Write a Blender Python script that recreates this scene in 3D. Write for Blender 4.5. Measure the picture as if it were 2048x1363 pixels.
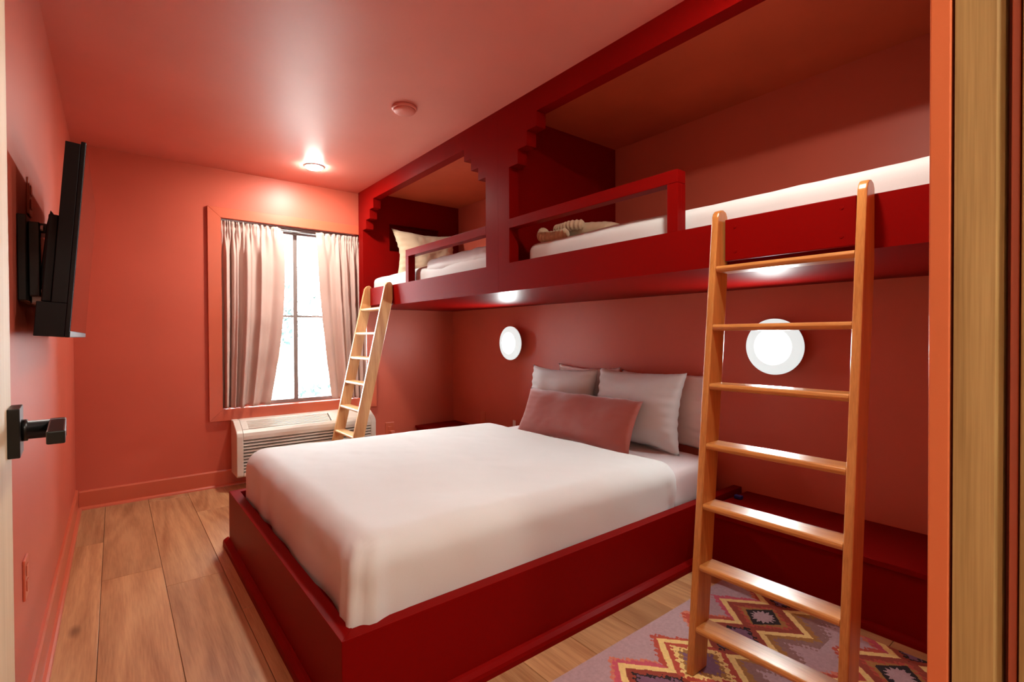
import bpy, bmesh, math, random
from mathutils import Matrix, Vector, noise as mnoise
R_ = math.radians
random.seed(7)
for o in list(bpy.data.objects): bpy.data.objects.remove(o)
SC = bpy.context.scene
COL = SC.collection

# ---------------------------------------------------------------- camera
cam = bpy.data.cameras.new('camera'); cam.sensor_width = 36.0; cam.lens = 17.53; cam.clip_start = 0.01
camo = bpy.data.objects.new('camera', cam); COL.objects.link(camo)
yaw, pitch, roll = R_(38.563), R_(-0.628), R_(-0.258)
F = Vector((math.sin(yaw)*math.cos(pitch), math.cos(yaw)*math.cos(pitch), math.sin(pitch)))
RR = Vector((math.cos(yaw), -math.sin(yaw), 0)); UU = RR.cross(F)
r2 = RR*math.cos(roll)+UU*math.sin(roll); u2 = -RR*math.sin(roll)+UU*math.cos(roll)
m = Matrix((r2, u2, -F)).transposed().to_4x4(); m.translation = (0, 0, 1.15)
camo.matrix_world = m
SC.camera = camo
# ---------------------------------------------------------------- world (bright hazy daylight) and exposure
w = bpy.data.worlds.new('sky'); SC.world = w; w.use_nodes = True
bg = w.node_tree.nodes['Background']; bg.inputs[0].default_value = (0.93, 0.98, 1.0, 1); bg.inputs[1].default_value = 21.0
SC.view_settings.view_transform = 'Standard'
try: SC.view_settings.look = 'None'
except Exception: pass
SC.view_settings.exposure = 0.65; SC.view_settings.gamma = 1.0
LAMP_FAR, LAMP_NEAR, LAMP_HALL, SCONCE = 540.0, 370.0, 420.0, 140.0

# ---------------------------------------------------------------- dimensions (metres, camera at 0,0,1.15)
XL, YW, ZC = -0.212, 4.397, 2.436          # left wall, window wall, ceiling
XB, XW = 1.728, 2.727                      # bunk front, right wall
ZB, ZO, ZH = 1.398, 1.556, 2.318           # bunk underside, opening sill, header
YE0, YE1 = 0.03, 0.155                     # entry wall
WX0, WX1, WZ0, WZ1 = 0.646, 1.80, 0.592, 2.062   # window opening

# ---------------------------------------------------------------- materials
def s2l(c): return tuple(((v/255)/12.92 if v/255 <= .04045 else ((v/255+.055)/1.055)**2.4) for v in c)
def rgba(c): return (*s2l(c), 1)
def newmat(name):
    mt = bpy.data.materials.new(name); mt.use_nodes = True
    nt = mt.node_tree; b = nt.nodes['Principled BSDF']
    return mt, nt, b
def N(nt, t, **k):
    n = nt.nodes.new(t)
    for a, v in k.items(): setattr(n, a, v)
    return n
def L(nt, a, b): nt.links.new(a, b)
def paint(name, c, rough=.45, bump=.05, bscale=250, var=.04, spec=.5, coat=0):
    mt, nt, b = newmat(name)
    tc = N(nt, 'ShaderNodeTexCoord'); nz = N(nt, 'ShaderNodeTexNoise'); nz.inputs['Scale'].default_value = 2.3; nz.inputs['Detail'].default_value = 5
    L(nt, tc.outputs['Object'], nz.inputs['Vector'])
    rp = N(nt, 'ShaderNodeValToRGB'); l = s2l(c)
    rp.color_ramp.elements[0].color = (*[v*(1-var) for v in l], 1); rp.color_ramp.elements[1].color = (*[min(1, v*(1+var)) for v in l], 1)
    rp.color_ramp.elements[0].position = .3; rp.color_ramp.elements[1].position = .7
    L(nt, nz.outputs[0], rp.inputs[0]); L(nt, rp.outputs[0], b.inputs['Base Color'])
    b.inputs['Roughness'].default_value = rough; b.inputs['Specular IOR Level'].default_value = spec; b.inputs['Coat Weight'].default_value = coat
    if bump:
        n2 = N(nt, 'ShaderNodeTexNoise'); n2.inputs['Scale'].default_value = bscale; n2.inputs['Detail'].default_value = 3
        L(nt, tc.outputs['Object'], n2.inputs['Vector'])
        bp = N(nt, 'ShaderNodeBump'); bp.inputs['Strength'].default_value = bump; bp.inputs['Distance'].default_value = .002
        L(nt, n2.outputs[0], bp.inputs['Height']); L(nt, bp.outputs[0], b.inputs['Normal'])
    return mt
def plain(name, c, rough=.5, metal=0, spec=.5):
    return paint(name, c, rough, 0, var=.02, spec=spec) if not metal else metalmat(name, c, rough)
def metalmat(name, c, rough):
    mt, nt, b = newmat(name); b.inputs['Base Color'].default_value = rgba(c); b.inputs['Metallic'].default_value = 1; b.inputs['Roughness'].default_value = rough
    return mt
def emit(name, c, s):
    mt, nt, b = newmat(name); b.inputs['Base Color'].default_value = (.8, .8, .8, 1)
    b.inputs['Emission Color'].default_value = (*c, 1); b.inputs['Emission Strength'].default_value = s
    return mt
def wood(name, c_light, c_dark, axis, rough=.35, across=60, along=2.5, contour=0, per_obj=False, knots=0, coat=0, line=.5):
    mt, nt, b = newmat(name)
    tc = N(nt, 'ShaderNodeTexCoord'); src = tc.outputs['Object']
    if per_obj:
        oi = N(nt, 'ShaderNodeObjectInfo'); mul = N(nt, 'ShaderNodeMath', operation='MULTIPLY'); mul.inputs[1].default_value = 37.0
        L(nt, oi.outputs['Random'], mul.inputs[0])
        ad = N(nt, 'ShaderNodeVectorMath', operation='ADD'); L(nt, src, ad.inputs[0]); L(nt, mul.outputs[0], ad.inputs[1]); src = ad.outputs[0]
    def nz(a, l, det, off=0):
        mp = N(nt, 'ShaderNodeMapping'); s = [a, a, a]; s['xyz'.index(axis)] = l; mp.inputs['Scale'].default_value = s; mp.inputs['Location'].default_value = (off, off*.7, off*1.3)
        L(nt, src, mp.inputs['Vector']); n = N(nt, 'ShaderNodeTexNoise'); n.inputs['Scale'].default_value = 1; n.inputs['Detail'].default_value = det
        L(nt, mp.outputs[0], n.inputs['Vector']); return n.outputs[0]
    fine = nz(across*4, along*4, 3); mid = nz(across*.25, along*.5, 4, 3)
    mx = N(nt, 'ShaderNodeMath', operation='MULTIPLY_ADD'); L(nt, fine, mx.inputs[0]); mx.inputs[1].default_value = .45; 
    m2 = N(nt, 'ShaderNodeMath', operation='MULTIPLY'); L(nt, mid, m2.inputs[0]); m2.inputs[1].default_value = .75; L(nt, m2.outputs[0], mx.inputs[2])
    val = mx.outputs[0]
    if contour:
        lo = nz(across*.085, along*.16, .6, 9)
        k = N(nt, 'ShaderNodeMath', operation='MULTIPLY'); L(nt, lo, k.inputs[0]); k.inputs[1].default_value = contour
        sn = N(nt, 'ShaderNodeMath', operation='SINE'); L(nt, k.outputs[0], sn.inputs[0])
        ma = N(nt, 'ShaderNodeMath', operation='MULTIPLY_ADD'); L(nt, sn.outputs[0], ma.inputs[0]); ma.inputs[1].default_value = .09*line*2; L(nt, val, ma.inputs[2]); val = ma.outputs[0]
    rp = N(nt, 'ShaderNodeValToRGB'); rp.color_ramp.elements[0].position = .38; rp.color_ramp.elements[1].position = .78
    rp.color_ramp.elements[0].color = rgba(c_dark); rp.color_ramp.elements[1].color = rgba(c_light)
    L(nt, val, rp.inputs[0]); col = rp.outputs[0]
    if knots:
        mp = N(nt, 'ShaderNodeMapping'); s = [4, 4, 4]; s['xyz'.index(axis)] = 1.5; mp.inputs['Scale'].default_value = s; L(nt, src, mp.inputs['Vector'])
        vo = N(nt, 'ShaderNodeTexVoronoi'); vo.inputs['Scale'].default_value = 1.0; L(nt, mp.outputs[0], vo.inputs['Vector'])
        kr = N(nt, 'ShaderNodeValToRGB'); kr.color_ramp.elements[0].position = .02; kr.color_ramp.elements[1].position = .10
        kr.color_ramp.elements[0].color = (.22, .17, .13, 1); kr.color_ramp.elements[1].color = (1, 1, 1, 1); L(nt, vo.outputs['Distance'], kr.inputs[0])
        mm = N(nt, 'ShaderNodeMix', data_type='RGBA', blend_type='MULTIPLY'); mm.inputs[0].default_value = knots; L(nt, col, mm.inputs[6]); L(nt, kr.outputs[0], mm.inputs[7]); col = mm.outputs[2]
    if per_obj:
        hs = N(nt, 'ShaderNodeHueSaturation'); mr = N(nt, 'ShaderNodeMapRange'); mr.inputs['To Min'].default_value = .84; mr.inputs['To Max'].default_value = 1.12
        L(nt, oi.outputs['Random'], mr.inputs[0]); L(nt, mr.outputs[0], hs.inputs['Value']); L(nt, col, hs.inputs['Color']); col = hs.outputs[0]
    L(nt, col, b.inputs['Base Color']); b.inputs['Roughness'].default_value = rough; b.inputs['Coat Weight'].default_value = coat; b.inputs['Coat Roughness'].default_value = .2
    bp = N(nt, 'ShaderNodeBump'); bp.inputs['Strength'].default_value = .12; bp.inputs['Distance'].default_value = .001; L(nt, fine, bp.inputs['Height']); L(nt, bp.outputs[0], b.inputs['Normal'])
    return mt
def fabric(name, c, rough=.9, sheen=.2, wave=0, wscale=600, bump=.1):
    mt, nt, b = newmat(name); tc = N(nt, 'ShaderNodeTexCoord'); n = N(nt, 'ShaderNodeTexNoise'); n.inputs['Scale'].default_value = wscale; n.inputs['Detail'].default_value = 2
    L(nt, tc.outputs['Object'], n.inputs['Vector'])
    rp = N(nt, 'ShaderNodeValToRGB'); l = s2l(c); rp.color_ramp.elements[0].color = (*[v*.93 for v in l], 1); rp.color_ramp.elements[1].color = (*[min(1, v*1.05) for v in l], 1)
    L(nt, n.outputs[0], rp.inputs[0]); L(nt, rp.outputs[0], b.inputs['Base Color']); b.inputs['Roughness'].default_value = rough; b.inputs['Sheen Weight'].default_value = sheen
    bp = N(nt, 'ShaderNodeBump'); bp.inputs['Strength'].default_value = bump; bp.inputs['Distance'].default_value = .001; L(nt, n.outputs[0], bp.inputs['Height']); L(nt, bp.outputs[0], b.inputs['Normal'])
    return mt

M = {}
M['wall'] = paint('salmon_wall_paint', (194, 92, 71), .42, .12, 160, spec=.3)
M['ceil'] = paint('salmon_ceiling_paint', (214, 126, 112), .44, .10, 200, spec=.5)
M['trim'] = paint('salmon_trim_paint', (196, 94, 66), .32, .03, 90)
M['jamb'] = paint('orange_jamb_paint', (224, 118, 74), .4, .03, 90, spec=.3)
M['crimson'] = paint('crimson_paint', (120, 8, 6), .38, .03, 60, spec=.03)
M['white_bed'] = fabric('white_bedding', (210, 212, 210), .85, .15, bump=.05)
M['sheet'] = fabric('sheet_white', (238, 233, 232), .8, .1, bump=.05)
M['terra'] = fabric('terracotta_velvet', (168, 82, 66), .6, .5)
M['cream'] = fabric('cream_linen', (214, 190, 160), .9, .1, bump=.2)
M['knit'] = fabric('beige_knit', (196, 170, 138), .9, .2, bump=.3)
M['curtain'] = fabric('dusty_pink_curtain', (196, 166, 155), .85, .1)
M['ladder_v'] = wood('honey_oak_rail', (208, 144, 76), (158, 92, 40), 'z', .28, 70, 3, coat=.3)
M['ladder_h'] = wood('honey_oak_rung', (212, 150, 82), (160, 96, 44), 'y', .28, 70, 3, coat=.3)
M['ash_v'] = wood('pale_oak_rail', (222, 176, 120), (176, 118, 66), 'z', .35, 60, 3, contour=60, coat=.1)
M['ash_h'] = wood('pale_oak_rung', (224, 180, 126), (180, 124, 72), 'y', .35, 60, 3)
M['floor'] = wood('oak_floor', (200, 152, 106), (154, 104, 66), 'y', .42, 45, 2.2, contour=95, per_obj=True, knots=.7, line=.32)
M['gap'] = plain('dark_floor_gap', (70, 45, 30), .8)
M['oak'] = wood('oak_door_veneer', (196, 160, 104), (150, 114, 64), 'z', .5, 90, 2, contour=50)
M['pale_oak'] = wood('pale_door_veneer', (214, 192, 160), (188, 162, 128), 'z', .5, 60, 2)
M['slat'] = wood('slat_wood', (170, 130, 96), (120, 86, 60), 'x', .6, 60, 3)
M['black'] = plain('black_plastic', (8, 8, 9), .5, spec=.25)
M['black_metal'] = plain('black_metal', (12, 11, 10), .35, spec=.4)
M['steel'] = metalmat('steel', (150, 150, 150), .3)
M['bezel'] = plain('grey_bezel', (70, 72, 76), .4)
M['screen'] = plain('tv_screen', (6, 6, 7), .06, spec=.6)
M['ptac'] = plain('almond_plastic', (210, 202, 190), .4)
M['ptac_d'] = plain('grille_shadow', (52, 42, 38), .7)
M['white'] = plain('white_plastic', (235, 232, 226), .4)
M['wframe'] = plain('grey_window_frame', (112, 100, 96), .5)
M['hall'] = paint('hall_paint', (225, 215, 200), .6, .05)
M['blue'] = plain('blue_plastic', (30, 36, 110), .4)
M['leaf'] = plain('leaf_green', (38, 60, 56), .7)
M['rail_out'] = plain('pale_railing', (190, 196, 196), .6)
M['ground'] = paint('outside_ground', (216, 214, 206), .9, 0)
M['lamp'] = emit('lamp_lens', (1.0, .97, .88), LAMP_FAR)
M['lamp_near'] = emit('lamp_lens_near', (1.0, .97, .87), LAMP_NEAR)
M['lamp_hall'] = emit('lamp_lens_hall', (1.0, .92, .78), LAMP_HALL)
M['opal'] = emit('opal_glass', (.93, 1.0, .98), SCONCE)
nt = M['opal'].node_tree; tc = N(nt, 'ShaderNodeTexCoord'); ln = N(nt, 'ShaderNodeVectorMath', operation='LENGTH'); mp = N(nt, 'ShaderNodeMapping'); mp.inputs['Scale'].default_value = (0, 1, 1)
L(nt, tc.outputs['Object'], mp.inputs['Vector']); L(nt, mp.outputs[0], ln.inputs[0])
mr = N(nt, 'ShaderNodeMapRange', interpolation_type='SMOOTHSTEP'); mr.inputs['From Min'].default_value = .035; mr.inputs['From Max'].default_value = .095; mr.inputs['To Min'].default_value = SCONCE; mr.inputs['To Max'].default_value = .50
L(nt, ln.outputs['Value'], mr.inputs[0]); L(nt, mr.outputs[0], nt.nodes['Principled BSDF'].inputs['Emission Strength'])
nt.nodes['Principled BSDF'].inputs['Base Color'].default_value = (.25, .25, .25, 1)
def glass():
    mt = bpy.data.materials.new('window_glass'); mt.use_nodes = True; nt = mt.node_tree; nt.nodes.clear()
    o = N(nt, 'ShaderNodeOutputMaterial'); mx = N(nt, 'ShaderNodeMixShader'); t = N(nt, 'ShaderNodeBsdfTransparent'); g = N(nt, 'ShaderNodeBsdfGlossy'); fr = N(nt, 'ShaderNodeFresnel')
    g.inputs['Roughness'].default_value = .02; fr.inputs[0].default_value = 1.3; t.inputs[0].default_value = (.95, .99, 1, 1)
    L(nt, fr.outputs[0], mx.inputs[0]); L(nt, t.outputs[0], mx.inputs[1]); L(nt, g.outputs[0], mx.inputs[2]); L(nt, mx.outputs[0], o.inputs[0]); return mt
M['glass'] = glass()

# ---------------------------------------------------------------- mesh helpers (geometry is given in world metres)
ORG = {}
def tag(o, label=None, cat=None, group=None, kind=None):
    if label: o['label'] = label
    if cat: o['category'] = cat
    if group: o['group'] = group
    if kind: o['kind'] = kind
    return o
def thing(name, loc, label=None, cat=None, group=None, kind=None):
    o = bpy.data.objects.new(name, None); o.empty_display_size = .05; COL.objects.link(o); o.location = loc; ORG[o.name] = Vector(loc)
    return tag(o, label, cat, group, kind)
def obj(name, bm, mat, parent=None, smooth=False, origin=None):
    if parent is None:
        if origin is None:
            vs = [v.co for v in bm.verts]; mn = Vector((min(v.x for v in vs), min(v.y for v in vs), min(v.z for v in vs))); mxx = Vector((max(v.x for v in vs), max(v.y for v in vs), max(v.z for v in vs)))
            origin = Vector(((mn.x+mxx.x)/2, (mn.y+mxx.y)/2, mn.z))
        org = Vector(origin)
    else: org = ORG[parent.name]
    for v in bm.verts: v.co -= org
    bmesh.ops.recalc_face_normals(bm, faces=bm.faces)
    me = bpy.data.meshes.new(name); bm.to_mesh(me); bm.free()
    me.materials.append(M[mat] if isinstance(mat, str) else mat)
    if smooth:
        for p in me.polygons: p.use_smooth = True
    o = bpy.data.objects.new(name, me); COL.objects.link(o)
    if parent is None: o.location = org
    else: o.parent = parent
    ORG[o.name] = org
    return o
def inst(src, name, off, parent):
    o = bpy.data.objects.new(name, src.data); COL.objects.link(o); o.parent = parent; o.location = off; ORG[o.name] = ORG[parent.name]
    return o
def box(x0, x1, y0, y1, z0, z1, bev=0, bm=None, seg=2):
    own = bm is None
    t = bmesh.new()
    bmesh.ops.create_cube(t, size=1)
    for v in t.verts: v.co = Vector(((x0+x1)/2+v.co.x*(x1-x0), (y0+y1)/2+v.co.y*(y1-y0), (z0+z1)/2+v.co.z*(z1-z0)))
    if bev: bmesh.ops.bevel(t, geom=t.edges[:], offset=bev, segments=seg, affect='EDGES', profile=.5)
    if own: return t
    merge(bm, t); return bm
def merge(bm, t):
    me = bpy.data.meshes.new('tmp'); t.to_mesh(me); t.free(); bm.from_mesh(me); bpy.data.meshes.remove(me)
def prism(pts, axis, a0, a1, bev=0, seg=2):
    """extrude a polygon: axis 'y' -> pts are (x,z); 'x' -> (y,z); 'z' -> (x,y)"""
    bm = bmesh.new()
    def mk(p, a): return {'y': (p[0], a, p[1]), 'x': (a, p[0], p[1]), 'z': (p[0], p[1], a)}[axis]
    A = [bm.verts.new(mk(p, a0)) for p in pts]; B = [bm.verts.new(mk(p, a1)) for p in pts]
    bm.faces.new(A); bm.faces.new(B[::-1]); n = len(pts)
    for i in range(n): bm.faces.new((A[i], B[i], B[(i+1) % n], A[(i+1) % n]))
    bmesh.ops.recalc_face_normals(bm, faces=bm.faces)
    if bev: bmesh.ops.bevel(bm, geom=bm.edges[:], offset=bev, segments=seg, affect='EDGES', profile=.5)
    return bm
def lathe(prof, c, axis='z', seg=48, sign=1, bm=None):
    """revolve (radius, height) profile about an axis through c"""
    bm = bm or bmesh.new(); rings = []
    for r, h in prof:
        ring = []
        for i in range(seg):
            a = 2*math.pi*i/seg; p, q = r*math.cos(a), r*math.sin(a)
            d = {'z': (p, q, h*sign), 'x': (h*sign, p, q), 'y': (p, h*sign, q)}[axis]
            ring.append(bm.verts.new((c[0]+d[0], c[1]+d[1], c[2]+d[2])))
        rings.append(ring)
    for a, b in zip(rings, rings[1:]):
        for i in range(seg): bm.faces.new((a[i], a[(i+1) % seg], b[(i+1) % seg], b[i]))
    bm.faces.new(rings[0][::-1]); bm.faces.new(rings[-1])
    return bm
def tube(pts, r, seg=10, bm=None, ripple=None):
    bm = bm or bmesh.new(); rings = []; pts = [Vector(p) for p in pts]
    for i, p in enumerate(pts):
        d = (pts[min(i+1, len(pts)-1)]-pts[max(i-1, 0)]).normalized()
        a = d.cross(Vector((0, 0, 1)));  a = a.normalized() if a.length > 1e-4 else Vector((1, 0, 0)); b = d.cross(a)
        rr = r[i] if isinstance(r, (list, tuple)) else r
        rings.append([bm.verts.new(p+rr*(math.cos(t)*a+math.sin(t)*b)) for t in [2*math.pi*k/seg for k in range(seg)]])
    for a, b in zip(rings, rings[1:]):
        for i in range(seg): bm.faces.new((a[i], a[(i+1) % seg], b[(i+1) % seg], b[i]))
    bm.faces.new(rings[0][::-1]); bm.faces.new(rings[-1]); return bm
def rbox(x0, x1, y0, y1, z0, z1, r, n=(20, 20, 8), disp=None, open_bottom=False):
    """rounded box with a dense surface; disp(p, normal) -> offset vector"""
    bm = bmesh.new(); C = Vector(((x0+x1)/2, (y0+y1)/2, (z0+z1)/2)); H = Vector(((x1-x0)/2, (y1-y0)/2, (z1-z0)/2)); cache = {}
    def vert(i, j, k):
        key = (i, j, k)
        if key in cache: return cache[key]
        p = Vector((H.x*(2*i/n[0]-1), H.y*(2*j/n[1]-1), H.z*(2*k/n[2]-1)))
        q = Vector([max(-(H[a]-r), min(H[a]-r, p[a])) for a in range(3)])
        d = p-q
        nn = d.normalized() if d.length > 1e-9 else Vector((0, 0, 1))
        pos = q+nn*r if d.length > 1e-9 else p
        pos = pos+C
        if disp: pos = pos+disp(pos, nn)
        cache[key] = bm.verts.new(pos); return cache[key]
    def sheet(f, na, nb):
        for a in range(na):
            for b in range(nb): bm.faces.new((vert(*f(a, b)), vert(*f(a+1, b)), vert(*f(a+1, b+1)), vert(*f(a, b+1))))
    sheet(lambda a, b: (a, b, n[2]), n[0], n[1])
    if not open_bottom: sheet(lambda a, b: (a, b, 0), n[0], n[1])
    sheet(lambda a, b: (a, 0, b), n[0], n[2]); sheet(lambda a, b: (a, n[1], b), n[0], n[2])
    sheet(lambda a, b: (0, a, b), n[1], n[2]); sheet(lambda a, b: (n[0], a, b), n[1], n[2])
    return bm
def fbm(p, s, seed=0): return mnoise.fractal(Vector((p[0]*s+seed, p[1]*s-seed*.7, p[2]*s+seed*1.3)), .8, 2.0, 4)
def pillow(a, b, t, mat4, seed=0, n=36, wr=.012, c=.07, creases=True, edge_wr=1.0):
    """a, b half sizes, t half thickness; mat4 local->world (local z = thickness)"""
    bm = bmesh.new(); g = {}
    for side in (1, -1):
        for i in range(n+1):
            for j in range(n+1):
                u, v = 2*i/n-1, 2*j/n-1
                edge = i in (0, n) or j in (0, n)
                if side == -1 and edge: g[(side, i, j)] = g[(1, i, j)]; continue
                x = a*u*(1-c*(1-v*v)); y = b*v*(1-c*(1-u*u))
                k = max(0, (1-u**4)*(1-v**4))**.5
                z = side*t*k*(1-.25*(u*u+v*v)/2)
                if creases:
                    z += side*wr*k*fbm((x*1.0, y*1.0, side*.3), 5, seed)
                    z += side*wr*1.2*math.exp(-((1-abs(u))/.22))*math.sin(26*v+3*seed)*min(1, k*3)*.5*edge_wr
                    x += .006*fbm((x, y, 3), 6, seed+5); y += .008*fbm((x, y, 7), 6, seed+9)
                g[(side, i, j)] = bm.verts.new(mat4 @ Vector((x, y, z)))
        for i in range(n):
            for j in range(n):
                q = [g[(side, i, j)], g[(side, i+1, j)], g[(side, i+1, j+1)], g[(side, i, j+1)]]
                if len(set(q)) == 4:
                    try: bm.faces.new(q)
                    except ValueError: pass
    return bm
def frame4(origin, ex, ey):
    ex = Vector(ex).normalized(); ey = Vector(ey); ey = (ey-ex*ey.dot(ex)).normalized(); ez = ex.cross(ey)
    mm = Matrix((ex, ey, ez)).transposed().to_4x4(); mm.translation = origin; return mm
def add_solidify(o, th, off=-1):
    md = o.modifiers.new('solidify', 'SOLIDIFY'); md.thickness = th; md.offset = off

# ================================================================ the room
# floor: sub-floor with single planks
fl = obj('floor', box(XL-.12, XW+.12, -1.85, YW+.12, -.06, -.012), 'gap'); tag(fl, 'warm oak plank floor of the bunk room', kind='structure')
pw = .235; row = 0; x = -.06-pw
while x < XW:
    y = -1.7; rnd = random.Random(row*13+5); y -= rnd.uniform(0, 1.1)
    if row == 1: y = 3.04-1.5*4
    while y < YW:
        y1 = y+1.5
        a, b2 = max(y, -1.7), min(y1, YW)
        xa, xb = max(x, XL), min(x+pw, XW)
        if b2-a > .02 and xb-xa > .02:
            p = obj('plank', box(xa+.0008, xb-.0008, a+.0008, b2-.0008, -.012, 0, .0012, seg=1), 'floor', fl)
        y = y1
    x += pw; row += 1
tag(obj('ceiling', box(XL-.12, XW+.12, YE0, YW+.12, ZC, ZC+.1), 'ceil'), 'satin salmon pink ceiling', kind='structure')
tag(obj('wall_left', box(XL-.12, XL, YE0, YW+.12, 0, ZC), 'wall'), 'salmon painted wall behind the television', kind='structure')
tag(obj('wall_right', box(XW, XW+.12, YE0, YW+.12, 0, ZC), 'wall'), 'terracotta painted wall behind the bunks and bed', kind='structure')
bm = bmesh.new()
for a in ((XL, WX0, 0, ZC), (WX1, XW, 0, ZC), (WX0, WX1, 0, WZ0), (WX0, WX1, WZ1, ZC)): box(a[0], a[1], YW, YW+.14, a[2], a[3], bm=bm)
tag(obj('wall_window', bm, 'wall'), 'salmon painted end wall with the window', kind='structure')
bm = bmesh.new()
box(.80, XW, YE0, YE1, 0, ZC, bm=bm); box(XL, -.13, YE0, YE1, 0, ZC, bm=bm); box(-.13, .80, YE0, YE1, 2.12, ZC, bm=bm)
tag(obj('wall_entry', bm, 'wall'), 'salmon painted entry wall around the doorway', kind='structure')
# baseboards with shoe moulding
def baseboard(name, run, label):
    t = thing(name, (0, 0, 0), label, kind='structure')
    if run == 'left':
        obj('board', prism([(XL, 0), (XL+.014, 0), (XL+.014, .125), (XL+.009, .135), (XL, .135)], 'y', YE1, YW), 'trim', t)
        obj('shoe_moulding', prism([(XL+.014, 0), (XL+.031, 0), (XL+.029, .009), (XL+.023, .016), (XL+.014, .019)], 'y', YE1, YW-.03), 'trim', t)
    else:
        obj('board', prism([(YW, 0), (YW-.014, 0), (YW-.014, .115), (YW-.009, .125), (YW, .125)], 'x', XL+.015, 2.285), 'trim', t)
        obj('shoe_moulding', prism([(YW-.014, 0), (YW-.031, 0), (YW-.029, .009), (YW-.023, .016), (YW-.014, .019)], 'x', XL+.015, 2.27), 'trim', t)
baseboard('baseboard_left', 'left', 'salmon baseboard along the television wall')
baseboard('baseboard_window', 'win', 'salmon baseboard below the window wall')
# window casing
t = thing('trim_1', (1.2, YW, .505), 'flat salmon casing boards framing the window', kind='structure')
cw = .09
def casing(pts): return prism(pts, 'y', YW-.02, YW, .002, 1)
obj('casing_board', casing([(WX0-cw, WZ0-cw), (WX0, WZ0), (WX0, WZ1), (WX0-cw, WZ1+.08)]), 'trim', t)
obj('casing_board', casing([(WX0-cw, WZ1+.08), (WX0, WZ1), (WX1, WZ1), (WX1+cw, WZ1+.08)]), 'trim', t)
obj('casing_board', casing([(WX1, WZ0), (WX1+cw, WZ0-cw), (WX1+cw, WZ1+.08), (WX1, WZ1)]), 'trim', t)
obj('casing_board', casing([(WX0-cw, WZ0-cw), (WX1+cw, WZ0-cw), (WX1, WZ0), (WX0, WZ0)]), 'trim', t)
# window
YG = YW+.105
t = thing('window_1', (1.2, YG, WZ0), 'tall window with grey bars and overexposed daylight', kind='structure')
bm = bmesh.new(); fw = .035
for a in ((WX0, WX0+fw, WZ0, WZ1), (WX1-fw, WX1, WZ0, WZ1), (WX0, WX1, WZ0, WZ0+.03), (WX0, WX1, WZ1-.05, WZ1)): box(a[0], a[1], YG-.025, YG+.03, a[2], a[3], bm=bm)
obj('window_frame', bm, 'wframe', t)
MX, MZ = 1.212, 1.322
obj('mullion', box(MX-.017, MX+.017, YG-.02, YG+.02, WZ0+.03, WZ1-.05, .003), 'wframe', t)
obj('glazing_bar', box(WX0+fw, MX-.017, YG-.014, YG+.014, MZ-.009, MZ+.009), 'wframe', t)
obj('glazing_bar', box(MX+.017, WX1-fw, YG-.014, YG+.014, MZ-.009, MZ+.009), 'wframe', t)
for xa, xb in ((WX0+fw, MX-.017), (MX+.017, WX1-fw)):
    for za, zb in ((WZ0+.03, MZ-.009), (MZ+.009, WZ1-.05)):
        obj('pane', box(xa, xb, YG-.002, YG+.002, za, zb), 'glass', t)
# doorway: right jamb boards and oak edge
t = thing('trim_2', (.80, .09, 0), 'doorway jamb with salmon board and oak edges', kind='structure')
obj('jamb_board', box(.762, .80, .1365, .156, 0, 2.12, .0015), 'jamb', t)
obj('oak_edge', prism([(.764, .1335), (.764, .0985), (.772, .0925), (.80, .0925), (.80, .1335)], 'z', 0, 2.12), 'oak', t)
obj('jamb_board', box(.772, .80, .0805, .0875, 0, 2.12, .001), 'trim', t)
obj('oak_edge', box(.760, .80, .03, .078, 0, 2.12, .001), 'oak', t)
# open door leaf on the left
t = thing('door_1', (-.1, .5, 0), 'pale oak door leaf swung open against the left wall', kind='structure')
DX, DS = -.1155, .05
def ajar(bm):
    for v in bm.verts: v.co.x += DS*(.993-v.co.y)
    return bm
obj('door_leaf', ajar(box(DX-.044, DX, .085, .993, .008, 2.10, .0015)), 'pale_oak', t)
HZ = 1.022; HY = .960
obj('rose', ajar(box(DX, DX+.0125, HY-.031, HY+.031, HZ-.033, HZ+.033, .0012)), 'black_metal', t)
bm = lathe([(.0150, 0), (.0150, .006), (.0127, .0065), (.0127, .046)], (DX+.0125, HY, HZ), 'x', 28); obj('neck', ajar(bm), 'black_metal', t, True)
obj('lever', ajar(box(DX+.0405, DX+.0585, HY-.125, HY+.0125, HZ-.004, HZ+.0125, .0018)), 'black_metal', t)
# hall behind the doorway (not in view, closes the place and holds a lamp)
bm = bmesh.new()
box(XL-.12, XL, -1.7, YE0, 0, ZC, bm=bm); box(1.9, 2.0, -1.7, YE0, 0, ZC, bm=bm); box(XL-.12, 2.0, -1.8, -1.7, 0, ZC, bm=bm)
tag(obj('wall_hall', bm, 'hall'), 'plain light wall of the hall outside the room', kind='structure')
tag(obj('ceiling_hall', box(XL-.12, 2.0, -1.8, YE0, ZC, ZC+.1), 'hall'), 'plain light ceiling of the hall', kind='structure')

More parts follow.
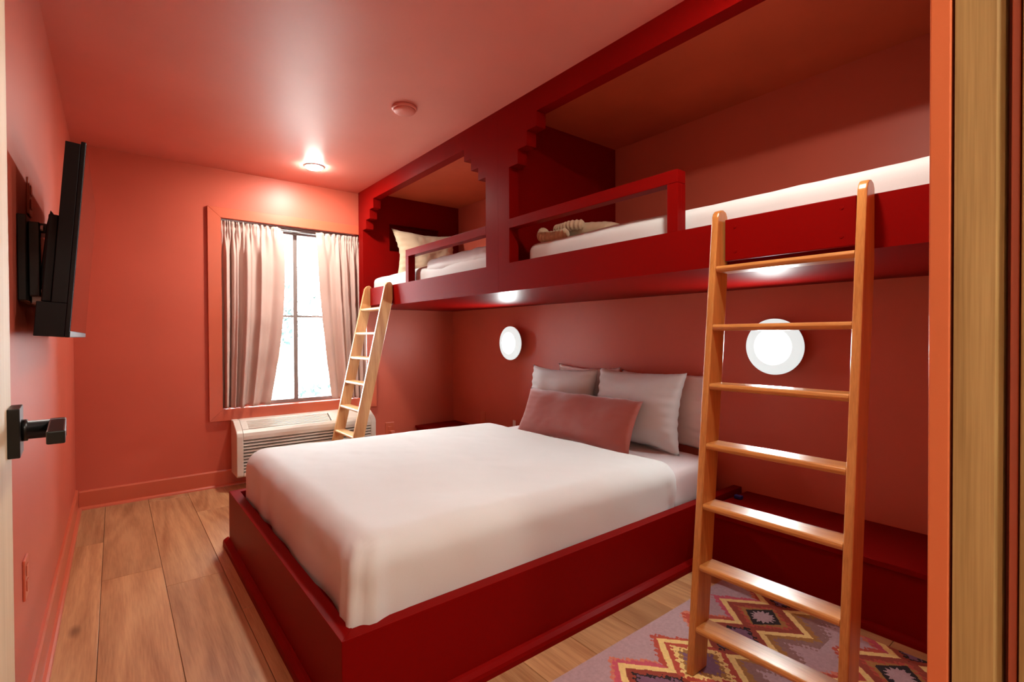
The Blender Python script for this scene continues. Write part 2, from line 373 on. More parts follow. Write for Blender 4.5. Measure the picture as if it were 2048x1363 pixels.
# ================================================================ built-in bunk
bunk = thing('built_in_bunk', (XB, 2.28, ZB), 'crimson built-in double bunk with stepped openings along the right wall', 'bunk bed')
YEND = YW-.022
S = .077
op1 = (2.411, 4.278); op2 = (.28, 2.188)
def in_open(y, z):
    for a, b2 in (op1, op2):
        if a < y < b2 and ZO < z < ZH:
            d = min(y-a, b2-y); k = int(d/S); lim = [2.087, 2.164, 2.241, ZH][min(k, 3)]
            return z < lim
    return False
def face_panel(y0, y1):
    ys = sorted({y for y in [y0, y1]+[e+s*S*k for a, b2 in (op1, op2) for e, s in ((a, 1), (b2, -1)) for k in range(4)] if y0 <= y <= y1})
    zs = [ZB, ZO, 2.087, 2.164, 2.241, ZH, ZC]
    bm = bmesh.new(); ny, nz = len(ys)-1, len(zs)-1
    solid = [[not in_open((ys[i]+ys[i+1])/2, (zs[k]+zs[k+1])/2) for k in range(nz)] for i in range(ny)]
    V = {}
    def v(i, k, s):
        if (i, k, s) not in V: V[(i, k, s)] = bm.verts.new((XB+(.066 if s else 0), ys[i], zs[k]))
        return V[(i, k, s)]
    for i in range(ny):
        for k in range(nz):
            if not solid[i][k]: continue
            for s in (0, 1): bm.faces.new((v(i, k, s), v(i+1, k, s), v(i+1, k+1, s), v(i, k+1, s)))
            def sol(a, b2): return 0 <= a < ny and 0 <= b2 < nz and solid[a][b2]
            if not sol(i-1, k): bm.faces.new((v(i, k, 0), v(i, k+1, 0), v(i, k+1, 1), v(i, k, 1)))
            if not sol(i+1, k): bm.faces.new((v(i+1, k, 0), v(i+1, k+1, 0), v(i+1, k+1, 1), v(i+1, k, 1)))
            if not sol(i, k-1): bm.faces.new((v(i, k, 0), v(i+1, k, 0), v(i+1, k, 1), v(i, k, 1)))
            if not sol(i, k+1): bm.faces.new((v(i, k+1, 0), v(i+1, k+1, 0), v(i+1, k+1, 1), v(i, k+1, 1)))
    return bm
obj('front_panel', face_panel(2.2915, YEND), 'crimson', bunk)
obj('front_panel', face_panel(YE1+.001, 2.2905), 'crimson', bunk)
obj('deck', box(XB+.0665, XW-.001, YE1+.001, YEND, ZB, ZB+.06), 'crimson', bunk)
obj('partition', box(XB+.0665, XW-.001, 2.262, 2.34, ZB+.06, ZC-.001), 'crimson', bunk)
M['niche'] = paint('orange_niche_paint', (194, 84, 52), .5, .05, 120, spec=.3, var=.12)
obj('niche_ceiling', box(XB+.0665, XW-.001, 2.3405, 4.2775, ZC-.006, ZC-.001), 'niche', bunk)
obj('niche_ceiling', box(XB+.0665, XW-.001, YE1+.001, 2.2615, ZC-.006, ZC-.001), 'niche', bunk)
# end panel with a dark cubby
bm = bmesh.new(); ca, cb, cz0, cz1 = 1.981, 2.494, 1.93, 2.179; e0, e1 = 4.278, YEND
for a in ((XB+.0665, ca, ZB+.06, ZC-.001), (cb, XW-.001, ZB+.06, ZC-.001), (ca, cb, ZB+.06, cz0), (ca, cb, cz1, ZC-.001)): box(a[0], a[1], e0, e1, a[2], a[3], bm=bm)
box(ca, cb, e1-.012, e1, cz0, cz1, bm=bm)
obj('end_panel', bm, 'crimson', bunk)
# guard rails
def guard(y_in, y_out):
    s = 1 if y_out > y_in else -1
    r = obj('guard_rail', box(XB-.0005, XB+.056, min(y_in, y_out), max(y_in, y_out), 1.748, 1.800, .002), 'crimson', bunk)
    bm = bmesh.new()
    for k in range(2): box(XB-.0005+.0285*k, XB+.0275+.0285*k, min(y_out, y_out-s*.047), max(y_out, y_out-s*.047), ZO, 1.7475, .0015, bm=bm)
    obj('post', bm, 'crimson', r)
guard(2.411, 3.455); guard(2.188, 1.125)
hb = obj('ladder_board', box(1.692, XB-.0005, .512, .912, 1.409, 1.555, .003), 'crimson', bunk)
for yy in (.55, .875):
    for zz in (1.44, 1.525): obj('screw_head', lathe([(.006, 0), (.006, .0012), (.003, .0016)], (1.692, yy, zz), 'x', 12, -1), 'crimson', hb)
hb2 = obj('ladder_board', box(1.70, XB-.0005, 3.705, 4.06, 1.409, 1.555, .003), 'crimson', bunk)

# ---------------------------------------------------------------- ladders
def ladder(ya, yb, x0, slope, rungs, topz, mv, mh, label, th=.025, dep=.088, zf=0):
    t = thing('bunk_ladder', (x0+.04, (ya+yb)/2, 0), label, 'ladder', 'ladders up to the bunks')
    xf = lambda z: x0+slope*z
    for y0 in (ya, yb-th):
        pts = [(xf(zf), zf), (xf(zf)+dep, zf)]
        zc = (XB-.002-dep-x0)/slope
        if zc < topz-.03: pts += [(XB-.002, zc), (XB-.002, topz-.022), (XB-.012, topz-.006)]
        else: pts += [(xf(topz-.02)+dep, topz-.02), (xf(topz)+dep-.015, topz-.004)]
        pts += [(xf(topz)+.035, topz), (xf(topz)+.016, topz-.004), (xf(topz)+.005, topz-.014), (xf(topz-.03), topz-.03)]
        obj('rail', prism(pts, 'y', y0, y0+th, .004, 2), mv, t, False)
    src = None
    for z in rungs:
        xx = xf(z)
        if src is None:
            z0 = z
            bm = prism([(xx+.002, z-.018), (xx-.001, z-.010), (xx+.002, z-.002), (xx+.008, z), (xx+.082, z), (xx+.082, z-.022), (xx+.008, z-.022)], 'y', ya+th, yb-th, .0015, 1)
            src = obj('rung', bm, mh, t)
        else: inst(src, 'rung', (slope*(z-z0), 0, z-z0), t)
    return t
ladder(.476, .944, 1.497, .104, [1.389-.2035*k for k in range(7)], 1.592, 'ladder_v', 'ladder_h', 'honey oak ladder leaning on the near bunk above the rug', zf=.008)
ladder(3.675, 4.105, 1.312, .226, [1.381-.1985*k for k in range(7)], 1.578, 'ash_v', 'ash_h', 'pale oak ladder leaning on the far bunk beside the window')

# ---------------------------------------------------------------- bunk mattresses, pillow, knit blanket
def soft(amp, s, seed):
    return lambda p, n: n*(amp*fbm(p, s, seed))
z0 = ZB+.0605
m1 = obj('bunk_mattress', rbox(1.800, 2.66, 2.36, 4.255, z0, 1.672, .05, (30, 60, 10), soft(.006, 3, 3)), 'white_bed', None, True)
tag(m1, 'white sheeted mattress on the far bunk beside the cream pillow', 'mattress', 'bunk mattresses')
m2 = obj('bunk_mattress', rbox(1.800, 2.66, .20, 2.13, z0, 1.662, .05, (30, 60, 10), soft(.006, 3, 9)), 'white_bed', None, True)
tag(m2, 'white sheeted mattress on the near bunk behind the honey oak ladder', 'mattress', 'bunk mattresses')
def duv(p, n):
    return n*(.008*fbm(p, 4, 21)+.003*math.sin(60*p.y)*max(0, min(1, (3.0-p.y)*1.5))*(1 if n.x < -.3 else .3))
d1 = obj('bunk_duvet', rbox(1.797, 2.675, 2.355, 3.29, 1.60, 1.715, .05, (30, 50, 8), duv, True), 'white_bed', None, True); add_solidify(d1, .012)
tag(d1, 'white duvet folded over the foot of the far bunk mattress', 'duvet')
mt = frame4((2.30, 4.155, 1.90), (1, -.02, 0), (0, .25, 1))
pb = obj('bunk_pillow', pillow(.33, .235, .075, mt, 4, c=.15, wr=.02), 'cream', None, True); tag(pb, 'cream linen pillow leaning on the end panel of the far bunk', 'pillow')
kb = thing('knit_blanket', (2.1, 2.0, 1.662), 'folded beige ribbed blanket at the head of the near bunk', 'blanket')
mt = frame4((2.19, 1.91, 1.728), (1, .1, .0), (0, 1, .12))
obj('folded_body', pillow(.23, .20, .055, mt, 8, n=24), 'knit', kb, True)
def ribbed(pts, r, nrib):
    out = []; rad = []; P = [Vector(p) for p in pts]; n = 90
    for i in range(n+1):
        f = i/n*(len(P)-1); k = min(int(f), len(P)-2); t2 = f-k
        p0, p1, p2, p3 = P[max(k-1, 0)], P[k], P[k+1], P[min(k+2, len(P)-1)]
        q = .5*((2*p1)+(p2-p0)*t2+(2*p0-5*p1+4*p2-p3)*t2*t2+(3*p1-p0-3*p2+p3)*t2**3)
        e = min(1, min(i, n-i)/6); out.append(q); rad.append(r*(.35+.65*math.sqrt(e))*(1+.10*math.cos(2*math.pi*nrib*i/n)))
    return out, rad
pp, rd = ribbed([(1.91, 2.10, 1.735), (1.875, 2.07, 1.70), (1.88, 1.99, 1.688), (1.90, 1.90, 1.695)], .030, 13); obj('ribbed_roll', tube(pp, rd, 14), 'knit', kb, True)
pp, rd = ribbed([(1.97, 2.06, 1.75), (1.955, 2.00, 1.745), (1.96, 1.93, 1.75), (1.98, 1.86, 1.745)], .026, 10); obj('ribbed_roll', tube(pp, rd, 14), 'knit', kb, True)

# ================================================================ queen bed
FX, FY0, FY1, FZ, FT = .484, 1.371, 3.11, .302, .047
bed = thing('platform_bed', (1.4, 2.24, 0), 'low crimson platform bed with base moulding', 'bed')
obj('footboard', prism([(FX, FY0), (FX+FT, FY0+FT), (FX+FT, FY1-FT), (FX, FY1)], 'z', 0, FZ, .0008, 1), 'crimson', bed)
obj('side_board', prism([(FX+.0004, FY0), (2.726, FY0), (2.726, FY0+FT), (FX+FT+.0004, FY0+FT)], 'z', 0, FZ, .0008, 1), 'crimson', bed)
obj('side_board', prism([(FX+.0004, FY1), (FX+FT+.0004, FY1-FT), (2.726, FY1-FT), (2.726, FY1)], 'z', 0, FZ, .0008, 1), 'crimson', bed)
q = [(0, 0), (.028, 0), (.028, .018), (.025, .030), (.016, .036), (.010, .040), (0, .044)]
obj('base_moulding', prism([(FX-.0005-a, b2) for a, b2 in q], 'y', FY0-.028, FY1+.028), 'crimson', bed)
obj('base_moulding', prism([(FY0-.0005-a, b2) for a, b2 in q], 'x', FX, 2.285), 'crimson', bed)
obj('base_moulding', prism([(FY1+.0005+a, b2) for a, b2 in q], 'x', FX, 2.285), 'crimson', bed)
src = None
for k in range(19):
    xx = FX+FT+.008+k*.112
    if src is None: x0s = xx; src = obj('slat', box(xx, xx+.085, FY0+FT+.001, FY1-FT-.001, .205, .225, .002), 'slat', bed)
    else: inst(src, 'slat', (xx-x0s, 0, 0), bed)
obj('ledger', box(FX+FT+.0005, FX+FT+.075, FY0+FT+.06, FY1-FT-.09, .2255, .275, .002), 'crimson', bed)
mat = obj('bed_mattress', rbox(.615, 2.66, 1.475, 3.005, .2262, .458, .05, (50, 44, 10), soft(.004, 4, 2)), 'sheet', None, True)
tag(mat, 'queen mattress in a white fitted sheet on the crimson platform bed', 'mattress')
def duvq(p, n):
    h = max(0, min(1, (p.z-.27)/.25))
    d = n*(.007*fbm(p, 1.8, 31)+.0012*fbm(p, 9, 33))
    k = (p.x-.55)/1.7
    d += Vector((0, 0, (.03*(1-k)-.012)*h))
    if n.z < .75:
        cx, cy = p.x-.55, p.y-1.425
        cf = math.exp(-(cx*cx+cy*cy)/.012); lo = 1-h
        d += Vector((-.030, -.022, 0))*cf*(.3+lo)
        d += n*cf*.010*math.sin(70*(p.x-p.y)+4*p.z)*min(1, .3+lo)
        if n.x < -.3: d += n*lo*.005*math.sin(17*p.y+2*math.sin(5*p.y))
        if n.x > .3 or (n.y < -.3 and p.x > 2.1): d += n*.010*math.sin(30*p.y+22*p.z)*lo
    q2 = p+d
    return Vector((d.x, d.y, max(q2.z, .2285)-p.z))
dv = obj('bed_duvet', rbox(.548, 2.225, 1.4195, 3.05, .175, .522, .09, (90, 84, 24), duvq, True), 'white_bed', None, True); add_solidify(dv, .02)
tag(dv, 'plump white duvet spread over the queen bed', 'duvet')
# pillows
def bedpillow(cx, cy, cz, tilt, yaw_, a, b, t, seed, mat, label, cat='pillow', group=None, c=.10, ew=1.0):
    ey = Vector((math.sin(tilt), 0, math.cos(tilt))); ex = Vector((math.sin(yaw_)*.5, -math.cos(yaw_), math.sin(yaw_)*.0))
    o = obj('bed_pillow', pillow(a, b, t, frame4((cx, cy, cz), ex, ey), seed, c=c, edge_wr=ew), mat, None, True)
    return tag(o, label, cat, group)
G = 'white pillows at the head of the bed'
bedpillow(2.693, 2.50, .70, .02, .03, .30, .232, .028, 1, 'sheet', 'white pillow mostly hidden behind the far front pillow', group=G)
bedpillow(2.693, 1.855, .69, .02, -.03, .335, .225, .028, 2, 'sheet', 'white pillow tucked behind the right front pillow, edge showing', group=G)
bedpillow(2.548, 2.635, .692, .17, .02, .335, .230, .085, 3, 'white_bed', 'white pillow standing on the window side of the bed head', group=G)
bedpillow(2.548, 1.955, .697, .17, -.02, .335, .236, .085, 5, 'white_bed', 'white pillow standing on the bed head nearest the honey oak ladder', group=G)
lp = bedpillow(2.360, 2.315, .612, .42, .0, .505, .165, .055, 6, 'terra', 'long terracotta velvet lumbar cushion leaning on the white pillows', 'cushion', c=.03, ew=.15)
lp.name = 'lumbar_cushion'
# ledges beside the bed
def ledge(y0, y1, label):
    t = thing('bedside_ledge', (2.5, (y0+y1)/2, 0), label, 'ledge', 'ledges beside the bed')
    obj('top', box(2.272, XW-.001, y0, y1, .262, .285, .002), 'crimson', t)
    obj('front', box(2.287, 2.31, y0, y1, 0, .2615), 'crimson', t)
    obj('base_moulding', prism([(2.2865-a*.6, b2*.8) for a, b2 in q], 'y', y0, y1), 'crimson', t)
ledge(FY1+.0295, YW-.033, 'crimson built-in ledge between the bed and the window wall')
ledge(YE1+.001, FY0-.0295, 'crimson built-in ledge below the near sconce behind the ladder')
up = obj('charger_plug', box(2.55, 2.575, 1.285, 1.325, .2855, .305, .004), 'blue'); tag(up, 'tiny dark blue charger lying on the ledge beside the bed', 'charger')

# ================================================================ window dressing
rod = thing('curtain_rod', (1.2, YW+.022, 2.03), 'thin curtain rod across the top of the window', 'curtain rod')
obj('rod', tube([(WX0+.002, YW+.022, 2.03), (WX1-.002, YW+.022, 2.03)], .008, 12), 'steel', rod, True)
obj('track', box(WX0+.001, WX1-.001, YW+.005, YW+.014, 2.046, 2.060, .001), 'steel', rod)
def curtain(flip, edges, seed, label, nf):
    bm = bmesh.new(); nu, nv = 150, 60; g = []
    zt, zb = 2.048, .598
    for j in range(nv+1):
        t = j/nv; z = zt+(zb-zt)*t
        l = edges(t)
        rowv = []
        for i in range(nu+1):
            s = i/nu
            sw = (1-(1-s)**1.9) if flip else s**1.9; q_ = s if flip else 1-s; ph = 2*math.pi*nf*(sw+.03*math.sin(5*s+seed)); amp = 1-.75*max(0, (q_-.55)/.45)
            if t < .06:
                A = .012+.006*math.sin(9*ph); off = A*math.sin(3.1*ph+1.5*math.sin(ph)); off *= 1 if t < .03 else .7
                if abs(t-.035) < .012: off *= .35
            else:
                k = min(1, (t-.06)/.12)
                A = .027+.012*t
                off = (1-k)*.010*math.sin(3.1*ph)+k*A*amp*(math.sin(ph)+.35*math.sin(2.3*ph+seed+1.5*t))
            x = l[0]+(l[1]-l[0])*s+.006*math.sin(ph*1.7+seed)*(1-abs(2*s-1))
            y = YW+.022-.020*t+off*.95-.012*fbm((x, 0, z), 3, seed)*t
            if x > 1.69: y = max(y, YW-.004)
            rowv.append(bm.verts.new((x, y-.012, z+.006*fbm((x*3, t, 0), 4, seed)*(1 if t < .02 or t > .98 else 0))))
        g.append(rowv)
    for j in range(nv):
        for i in range(nu): bm.faces.new((g[j][i], g[j][i+1], g[j+1][i+1], g[j+1][i]))
    o = obj('window_curtain', bm, 'curtain', None, True); add_solidify(o, .003, 0)
    return tag(o, label, 'curtain', 'window curtains')
def eL(t): return (WX0+.006, 1.098-.115*t**1.6+.03*math.sin(math.pi*t))
def eR(t): return (1.362+.02*t+.10*t**.9-.02*math.sin(math.pi*t), WX1-.008)
curtain(True, eL, 1.3, 'dusty pink curtain on the left half of the window', 4.6)
curtain(False, eR, 4.1, 'dusty pink curtain on the right of the window behind the ladder', 4.6)

# wall air conditioner
AX0, AX1 = .700, 1.782
ac = thing('air_conditioner', ((AX0+AX1)/2, 4.27, .10), 'almond through-wall air conditioner under the window', 'air conditioner')
prof = [(YW-.0145, .10), (4.165, .10), (4.150, .112), (4.150, .405), (4.155, .428), (4.175, .447), (4.29, .505), (4.31, .509), (YW-.0145, .509)]
def acprof(d): return prof
# end caps
for xa, xb in ((AX0, AX0+.045), (AX1-.045, AX1)): obj('end_cap', prism(prof, 'x', xa, xb, .005, 2), 'ptac', ac)
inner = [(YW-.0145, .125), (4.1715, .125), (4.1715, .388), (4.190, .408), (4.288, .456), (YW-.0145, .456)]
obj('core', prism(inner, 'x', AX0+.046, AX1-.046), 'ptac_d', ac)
obj('bottom_rail', prism([(YW-.0145, .10), (4.165, .10), (4.150, .112), (4.150, .135), (4.171, .135), (4.171, .124), (YW-.0145, .124)], 'x', AX0+.0455, AX1-.0455), 'ptac', ac)
obj('front_bar', prism([(4.150, .378), (4.150, .405), (4.155, .428), (4.175, .447), (4.183, .451), (4.1885, .426), (4.171, .390), (4.171, .378)], 'x', AX0+.0455, AX1-.0455), 'ptac', ac)
obj('top_cover', prism([(4.279, .5), (4.29, .505), (4.31, .509), (YW-.0145, .509), (YW-.0145, .477), (4.29, .477)], 'x', AX0+.0455, AX1-.0455), 'ptac', ac)
src = None
for k in range(10):
    z = .144+k*.0236
    if src is None: zz0 = z; src = obj('grille_louver', prism([(4.151, z), (4.152, z+.008), (4.171, z+.0145), (4.171, z+.009)], 'x', AX0+.0455, AX1-.0455), 'ptac', ac)
    else: inst(src, 'grille_louver', (0, 0, z-zz0), ac)
src = None
for k in range(6):
    y = 4.191+k*.0152; z = .4560+k*.0076
    if src is None:
        ya, za = y, z; src = obj('vent_slat', prism([(y, z-.009), (y, z), (y+.0080, z+.004), (y+.0080, z-.002)], 'x', AX0+.09, 1.40), 'ptac', ac)
    else: inst(src, 'vent_slat', (0, y-ya, z-za), ac)
cp = obj('control_lid', prism([(4.185, .443), (4.184, .4525), (4.278, .4995), (4.285, .478)], 'x', 1.41, AX1-.046), 'ptac', ac)
obj('vent_margin', prism([(4.185, .443), (4.184, .4525), (4.278, .4995), (4.285, .478)], 'x', AX0+.0455, AX0+.089), 'ptac', ac)

# ================================================================ television and mount
TY0, TY1 = 1.868, 2.83
tv = thing('television', (-.08, 2.35, 1.15), 'black flat television tilted out from the left wall', 'television')
def ltv(d, h): # d depth behind the screen, h height above the bottom; screen leans out at the top
    a = math.atan2(.042, .555); return (-.099+math.sin(a)*h-d*math.cos(a), 1.150+math.cos(a)*h+d*math.sin(a))
def slab(d0, d1, h0, h1, y0, y1, bev=0): return prism([ltv(d0, h0), ltv(d1, h0), ltv(d1, h1), ltv(d0, h1)], 'y', y0, y1, bev, 2)
obj('panel', slab(.0, .011, 0, .556, TY0, TY1, .002), 'black', tv)
obj('screen', slab(-.0008, .0004, .018, .550, TY0+.006, TY1-.006), 'screen', tv)
obj('lower_trim', slab(-.0012, .0, .002, .016, TY0+.002, TY1-.002), 'bezel', tv)
obj('back_shell', slab(.0111, .044, .0955, .548, TY0+.0005, TY1-.0005, .0015), 'black', tv)
obj('speaker_box', slab(.0111, .074, .0, .095, TY0+.0005, TY1-.0005, .0015), 'black', tv)
obj('rear_housing', slab(.0442, .066, .0955, .34, TY0+.015, TY1-.03, .003), 'black', tv)
tm = thing('tv_wall_mount', (XL, 2.3, 1.24), 'black jointed steel bracket holding the television on the wall', 'tv mount')
obj('wall_plate', box(XL, XL+.020, 1.96, 2.44, 1.255, 1.50, .003), 'black_metal', tm)
obj('plate_flange', box(XL+.0205, XL+.046, 1.985, 2.015, 1.27, 1.485, .003), 'black_metal', tm)
obj('arm', box(XL+.0205, XL+.0705, 2.02, 2.09, 1.25, 1.285, .004), 'steel', tm)
obj('arm', box(XL+.0205, XL+.060, 2.03, 2.12, 1.46, 1.49, .004), 'black_metal', tm)
for yv in (2.02, 2.50):
    obj('bracket_bar', prism([ltv(.0665, .12), ltv(.086, .12), ltv(.080, .335), ltv(.0745, .375), ltv(.0665, .365)], 'y', yv, yv+.03, .002), 'black_metal', tm)
for zz in (1.285, 1.47): obj('bolt', lathe([(.008, 0), (.008, .006), (.004, .008)], (XL+.0462, 2.0, zz), 'x', 12, 1), 'steel', tm)

# ================================================================ outlets and plates
def plate(name, axis, c, wy, hz, label, cat, mat='trim', sockets=True):
    x, y, z = c
    t = thing(name, (x, y, z-hz), label, cat)
    if axis == 'x-':   # on the right wall, facing -x
        obj('cover_plate', box(x-.006, x, y-wy, y+wy, z-hz, z+hz, .002), mat, t)
        if sockets:
            for s in (-1, 1): obj('socket', box(x-.0085, x-.0062, y-.017, y+.017, z+s*.022-.015, z+s*.022+.015, .0012), mat, t)
    elif axis == 'x+':
        obj('cover_plate', box(x, x+.006, y-wy, y+wy, z-hz, z+hz, .002), mat, t)
        if sockets:
            for s in (-1, 1): obj('socket', box(x+.0062, x+.0085, y-.017, y+.017, z+s*.022-.015, z+s*.022+.015, .0012), mat, t)
    else:
        obj('cover_plate', box(x-wy, x+wy, y-.006, y, z-hz, z+hz, .002), mat, t)
        if sockets:
            for s in (-1, 1): obj('socket', box(x-.017, x+.017, y-.0085, y-.0062, z+s*.022-.015, z+s*.022+.015, .0012), mat, t)
    return t
plate('wall_outlet', 'x+', (XL, 2.01, .455), .036, .058, 'salmon painted outlet plate low on the left wall', 'outlet')
plate('wall_outlet', 'x+', (XL, 2.225, 1.60), .040, .058, 'pale pink outlet plate on the left wall above the tv mount', 'outlet')
plate('wall_outlet', 'y-', (2.022, YW, .262), .043, .075, 'salmon outlet under the bunk beside the air conditioner', 'outlet')
pl = thing('power_plug', (2.035, YW-.05, .18), 'salmon plug with short cord in the outlet beside the air conditioner', 'plug')
obj('plug_body', box(2.012, 2.056, YW-.050, YW-.009, .205, .262, .006), 'trim', pl)
obj('plug_face', box(2.018, 2.050, YW-.056, YW-.0505, .212, .250, .002), 'trim', pl)
obj('cord', tube([(2.034, YW-.03, .2045), (2.032, YW-.028, .16), (2.0, YW-.025, .12), (1.9, YW-.045, .07), (1.80, YW-.05, .06)], .005, 8), 'trim', pl, True)
plate('wall_outlet', 'x-', (XW, 3.865, .372), .038, .058, 'salmon outlet plate on the right wall above the far ledge', 'outlet')
plate('usb_socket', 'x-', (XW, 3.39, .375), .018, .035, 'small white socket on the wall beside the bed pillows', 'socket', 'white', False)

# ================================================================ lamps
def sconce(y, z, label):
    t = thing('wall_sconce', (XW, y, z), label, 'wall lamp', 'round opal wall sconces')
    obj('back_plate', lathe([(.055, .0005), (.055, .018), (.05, .022)], (XW, y, z), 'x', 40, -1), 'white', t, True)
    obj('stem', lathe([(.022, .0221), (.022, .058)], (XW, y, z), 'x', 24, -1), 'white', t, True)
    obj('back_dish', lathe([(.04, .0582), (.11, .064), (.140, .074), (.140, .080)], (XW, y, z), 'x', 56, -1), 'white', t, True)
    g = obj('opal_disc', lathe([(.139, .0802), (.143, .086), (.143, .094), (.13, .103), (.10, .109), (.05, .1125), (.002, .113)], (XW, y, z), 'x', 64, -1), 'opal', t, True)
    return t
sconce(3.335, 1.085, 'round glowing opal wall sconce on the window side of the bed')
sconce(1.158, 1.087, 'round glowing opal wall sconce seen through the honey oak ladder')
def downlight(x, y, mat, label):
    t = thing('recessed_downlight', (x, y, ZC-.012), label, 'ceiling light', 'recessed ceiling downlights')
    obj('trim_ring', lathe([(.062, 0), (.0745, 0), (.0745, .003), (.064, .008), (.062, .008)], (x, y, ZC-.0005), 'z', 48, -1), 'white', t, True)
    obj('lens', lathe([(.0605, .001), (.0605, .010), (.056, .0145), (.03, .0175), (.002, .018)], (x, y, ZC-.0005), 'z', 48, -1), mat, t, True)
downlight(1.195, 3.89, 'lamp', 'bright recessed downlight in the ceiling near the window wall')
downlight(1.195, .66, 'lamp_near', 'recessed downlight in the ceiling above the rug, out of the frame')
downlight(.45, -.75, 'lamp_hall', 'recessed downlight in the hall ceiling behind the camera')
sd = thing('smoke_detector', (1.29, 2.58, ZC-.03), 'round pale pink smoke detector on the ceiling', 'smoke detector')
obj('base_ring', lathe([(.068, 0), (.070, .004), (.070, .012), (.066, .016)], (1.29, 2.58, ZC-.0005), 'z', 48, -1), 'ceil', sd, True)
obj('cap', lathe([(.062, .0162), (.058, .026), (.050, .031), (.002, .032)], (1.29, 2.58, ZC-.0005), 'z', 48, -1), 'ceil', sd, True)

# ================================================================ rug
def rugmat():
    mt, nt, b = newmat('kilim_wool'); a = N(nt, 'ShaderNodeAttribute'); a.attribute_name = 'weave'
    tc = N(nt, 'ShaderNodeTexCoord'); n = N(nt, 'ShaderNodeTexNoise'); n.inputs['Scale'].default_value = 90; n.inputs['Detail'].default_value = 4; L(nt, tc.outputs['Object'], n.inputs['Vector'])
    mr = N(nt, 'ShaderNodeMapRange'); mr.inputs['To Min'].default_value = .75; mr.inputs['To Max'].default_value = 1.2; L(nt, n.outputs[0], mr.inputs[0])
    hs = N(nt, 'ShaderNodeHueSaturation'); L(nt, mr.outputs[0], hs.inputs['Value']); L(nt, a.outputs['Color'], hs.inputs['Color']); L(nt, hs.outputs[0], b.inputs['Base Color'])
    b.inputs['Roughness'].default_value = .95
    bp = N(nt, 'ShaderNodeBump'); bp.inputs['Strength'].default_value = .3; bp.inputs['Distance'].default_value = .002; L(nt, n.outputs[0], bp.inputs['Height']); L(nt, bp.outputs[0], b.inputs['Normal'])
    return mt
M['rug'] = rugmat()
LAV, RED, YEL, OCH, BLK, PUR, PNK, RUST = (176, 146, 150), (178, 74, 56), (232, 200, 128), (160, 112, 56), (34, 22, 24), (122, 84, 106), (196, 84, 100), (146, 62, 44)
def saw(t): return abs((t % 1)*2-1)
def rugcol(x, y):
    r = round((.938-y)/.45); dy = y-(.938-.45*r)
    k = round((2.04-x)/.2265); dx = x-(2.04-.2265*k)
    ady = abs(dy); j = saw((x+y*.3)/.026)*.6+saw((x*.7-y)/.019)*.4
    if r < 0: return LAV
    wob = .004*mnoise.noise(Vector((x*40, y*40, 0)))
    zz = .045+.129*(1-abs(dx)/.1133)
    s = ady-zz+wob
    if -.020 < s < .013: return YEL
    if s > 0:
        fl = .013+.030*j+.022*mnoise.noise(Vector((x*9, y*9, 3)))
        if dy < 0: return OCH if s < .02+fl else ((140, 104, 100) if s < .06+fl*2 else LAV)
        if s < .013+fl: return (RED if (k+r) % 3 else PNK)
        if s < .013+fl+.018 and (k % 2): return (206, 120, 96)
        return LAV if mnoise.noise(Vector((x*5, y*5, 9))) < .55 else PUR
    e = -s
    if k % 2 == 0 and k % 4 == 0:
        d = abs(dx)*1.0+ady*1.15
        if d < .082:
            ang = math.atan2(dy, dx); rr = math.hypot(dx, dy*1.1)
            return LAV if rr < .034+.016*saw(ang*14/(2*math.pi)) else BLK
        if e < .045+.03*j: return RUST
        if e < .060+.03*j: return RED
        return OCH
    if k % 2 == 1:
        if e < .04+.03*j: return RUST
        if e < .055+.035*j: return BLK
        return PUR
    if e < .035+.03*j: return RED
    if e < .055+.04*j: return YEL
    if e < .075+.04*j: return OCH
    return PUR
rx0, rx1, ry0, ry1, st = .86, 2.205, .22, 1.2, .004
nx, ny = int((rx1-rx0)/st), int((ry1-ry0)/st)
rv, rf, rc = [], [], []
ox, oy = (rx0+rx1)/2, (ry0+ry1)/2
for i in range(nx+1):
    for jx in range(ny+1): rv.append((rx0+i*st-ox, ry0+jx*st-oy, .007))
for i in range(nx):
    for jx in range(ny):
        rf.append((i*(ny+1)+jx, (i+1)*(ny+1)+jx, (i+1)*(ny+1)+jx+1, i*(ny+1)+jx+1))
        rc.append(rugcol(rx0+(i+.5)*st, ry0+(jx+.5)*st))
b0 = len(rv)
per = [i*(ny+1) for i in range(nx+1)]+[nx*(ny+1)+jx for jx in range(1, ny+1)]+[i*(ny+1)+ny for i in range(nx-1, -1, -1)]+[jx for jx in range(ny-1, 0, -1)]
for p in per: rv.append((rv[p][0], rv[p][1], .0))
for i in range(len(per)):
    a, b2 = i, (i+1) % len(per); rf.append((per[a], b0+a, b0+b2, per[b2])); rc.append(LAV)
me = bpy.data.meshes.new('kilim_rug'); me.from_pydata(rv, [], rf); me.update()
ca_ = me.color_attributes.new('weave', 'FLOAT_COLOR', 'CORNER'); buf = []
lut = {}
for p in me.polygons:
    c = rc[p.index]
    if c not in lut: lut[c] = [*s2l(c), 1.0]
    buf.extend(lut[c]*p.loop_total)
ca_.data.foreach_set('color', buf)
me.materials.append(M['rug'])
ro = bpy.data.objects.new('kilim_rug', me); COL.objects.link(ro); ro.location = (ox, oy, .0005)
tag(ro, 'kilim rug with yellow zigzags and serrated diamonds on lavender and rust', 'rug')

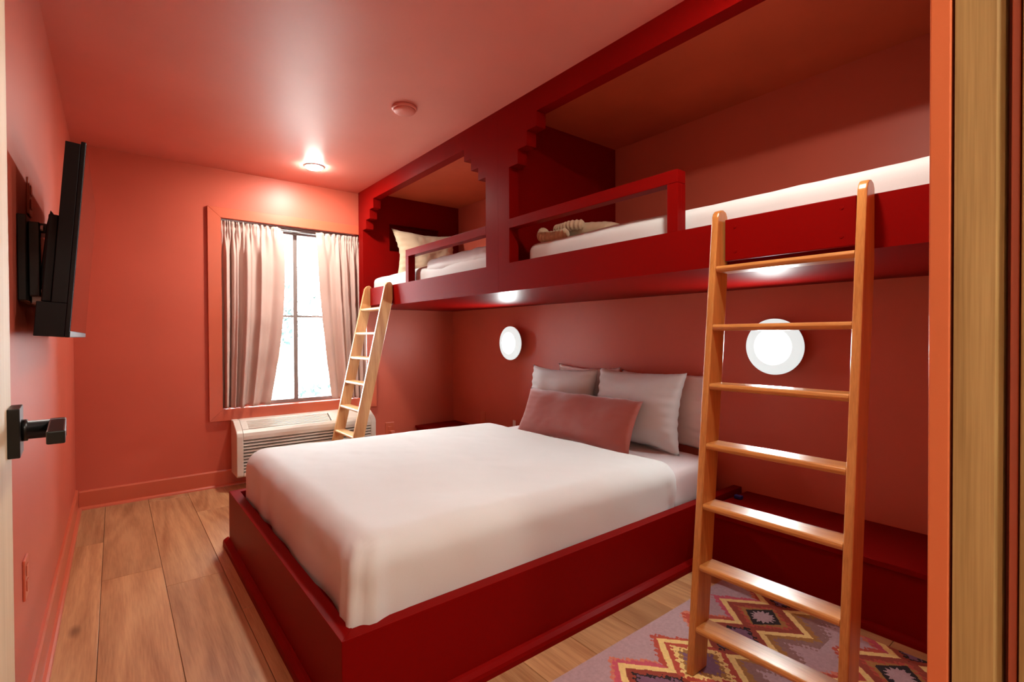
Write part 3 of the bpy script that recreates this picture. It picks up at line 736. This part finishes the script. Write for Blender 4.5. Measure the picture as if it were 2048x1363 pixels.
# ================================================================ outside the window
tag(obj('outside_ground', box(-6, 9, 4.9, 16, -.3, -.25), 'ground'), 'pale paved ground outside the window', kind='structure')
t = thing('porch_railing', (1.5, 6.3, -.25), 'pale porch railing outside the window', 'railing')
obj('top_rail', box(-1, 5, 6.27, 6.33, .98, 1.03), 'rail_out', t); obj('bottom_rail', box(-1, 5, 6.28, 6.32, .0, .05), 'rail_out', t)
obj('post', box(1.30, 1.40, 6.25, 6.35, -.25, 1.03), 'rail_out', t); obj('post', box(3.2, 3.3, 6.25, 6.35, -.25, 1.03), 'rail_out', t)
src = None
for k in range(28):
    xx = -.9+k*.21
    if src is None: src = obj('baluster', box(xx, xx+.03, 6.285, 6.315, .05, .98), 'rail_out', t)
    else: inst(src, 'baluster', (k*.21, 0, 0), t)
def shrub(x, y, z, h, r, seed, label, n=420):
    rd = random.Random(seed); t = thing('garden_shrub', (x, y, -.25), label, 'shrub', 'shrubs outside the window')
    obj('stem', tube([(x, y, -.25), (x+.03, y, z), (x, y, z+h*.5)], [.03, .025, .012], 8), 'slat', t)
    bm = bmesh.new()
    for i in range(n):
        a, b2, c = rd.uniform(-1, 1), rd.uniform(-1, 1), rd.uniform(-1, 1)
        d = math.sqrt(a*a+b2*b2+c*c)
        if d > 1: continue
        p = Vector((x+a*r, y+b2*r, z+h/2+c*h/2)); e1 = Vector((rd.uniform(-1, 1), rd.uniform(-1, 1), rd.uniform(-1, 1))).normalized(); e2 = e1.orthogonal().normalized(); s = rd.uniform(.05, .09)
        bm.faces.new([bm.verts.new(p+e1*s), bm.verts.new(p+e2*s*.4), bm.verts.new(p-e1*s), bm.verts.new(p-e2*s*.4)])
    tag(obj('foliage', bm, 'leaf', t), kind='stuff')
shrub(1.95, 8.2, .9, 1.2, .35, 1, 'tall slim shrub outside behind the left window pane')
shrub(3.0, 8.6, 1.0, 1.4, .5, 2, 'leafy shrub outside behind the right window pane')
shrub(2.35, 7.4, -.1, .6, .45, 3, 'low bush outside at the foot of the porch railing')
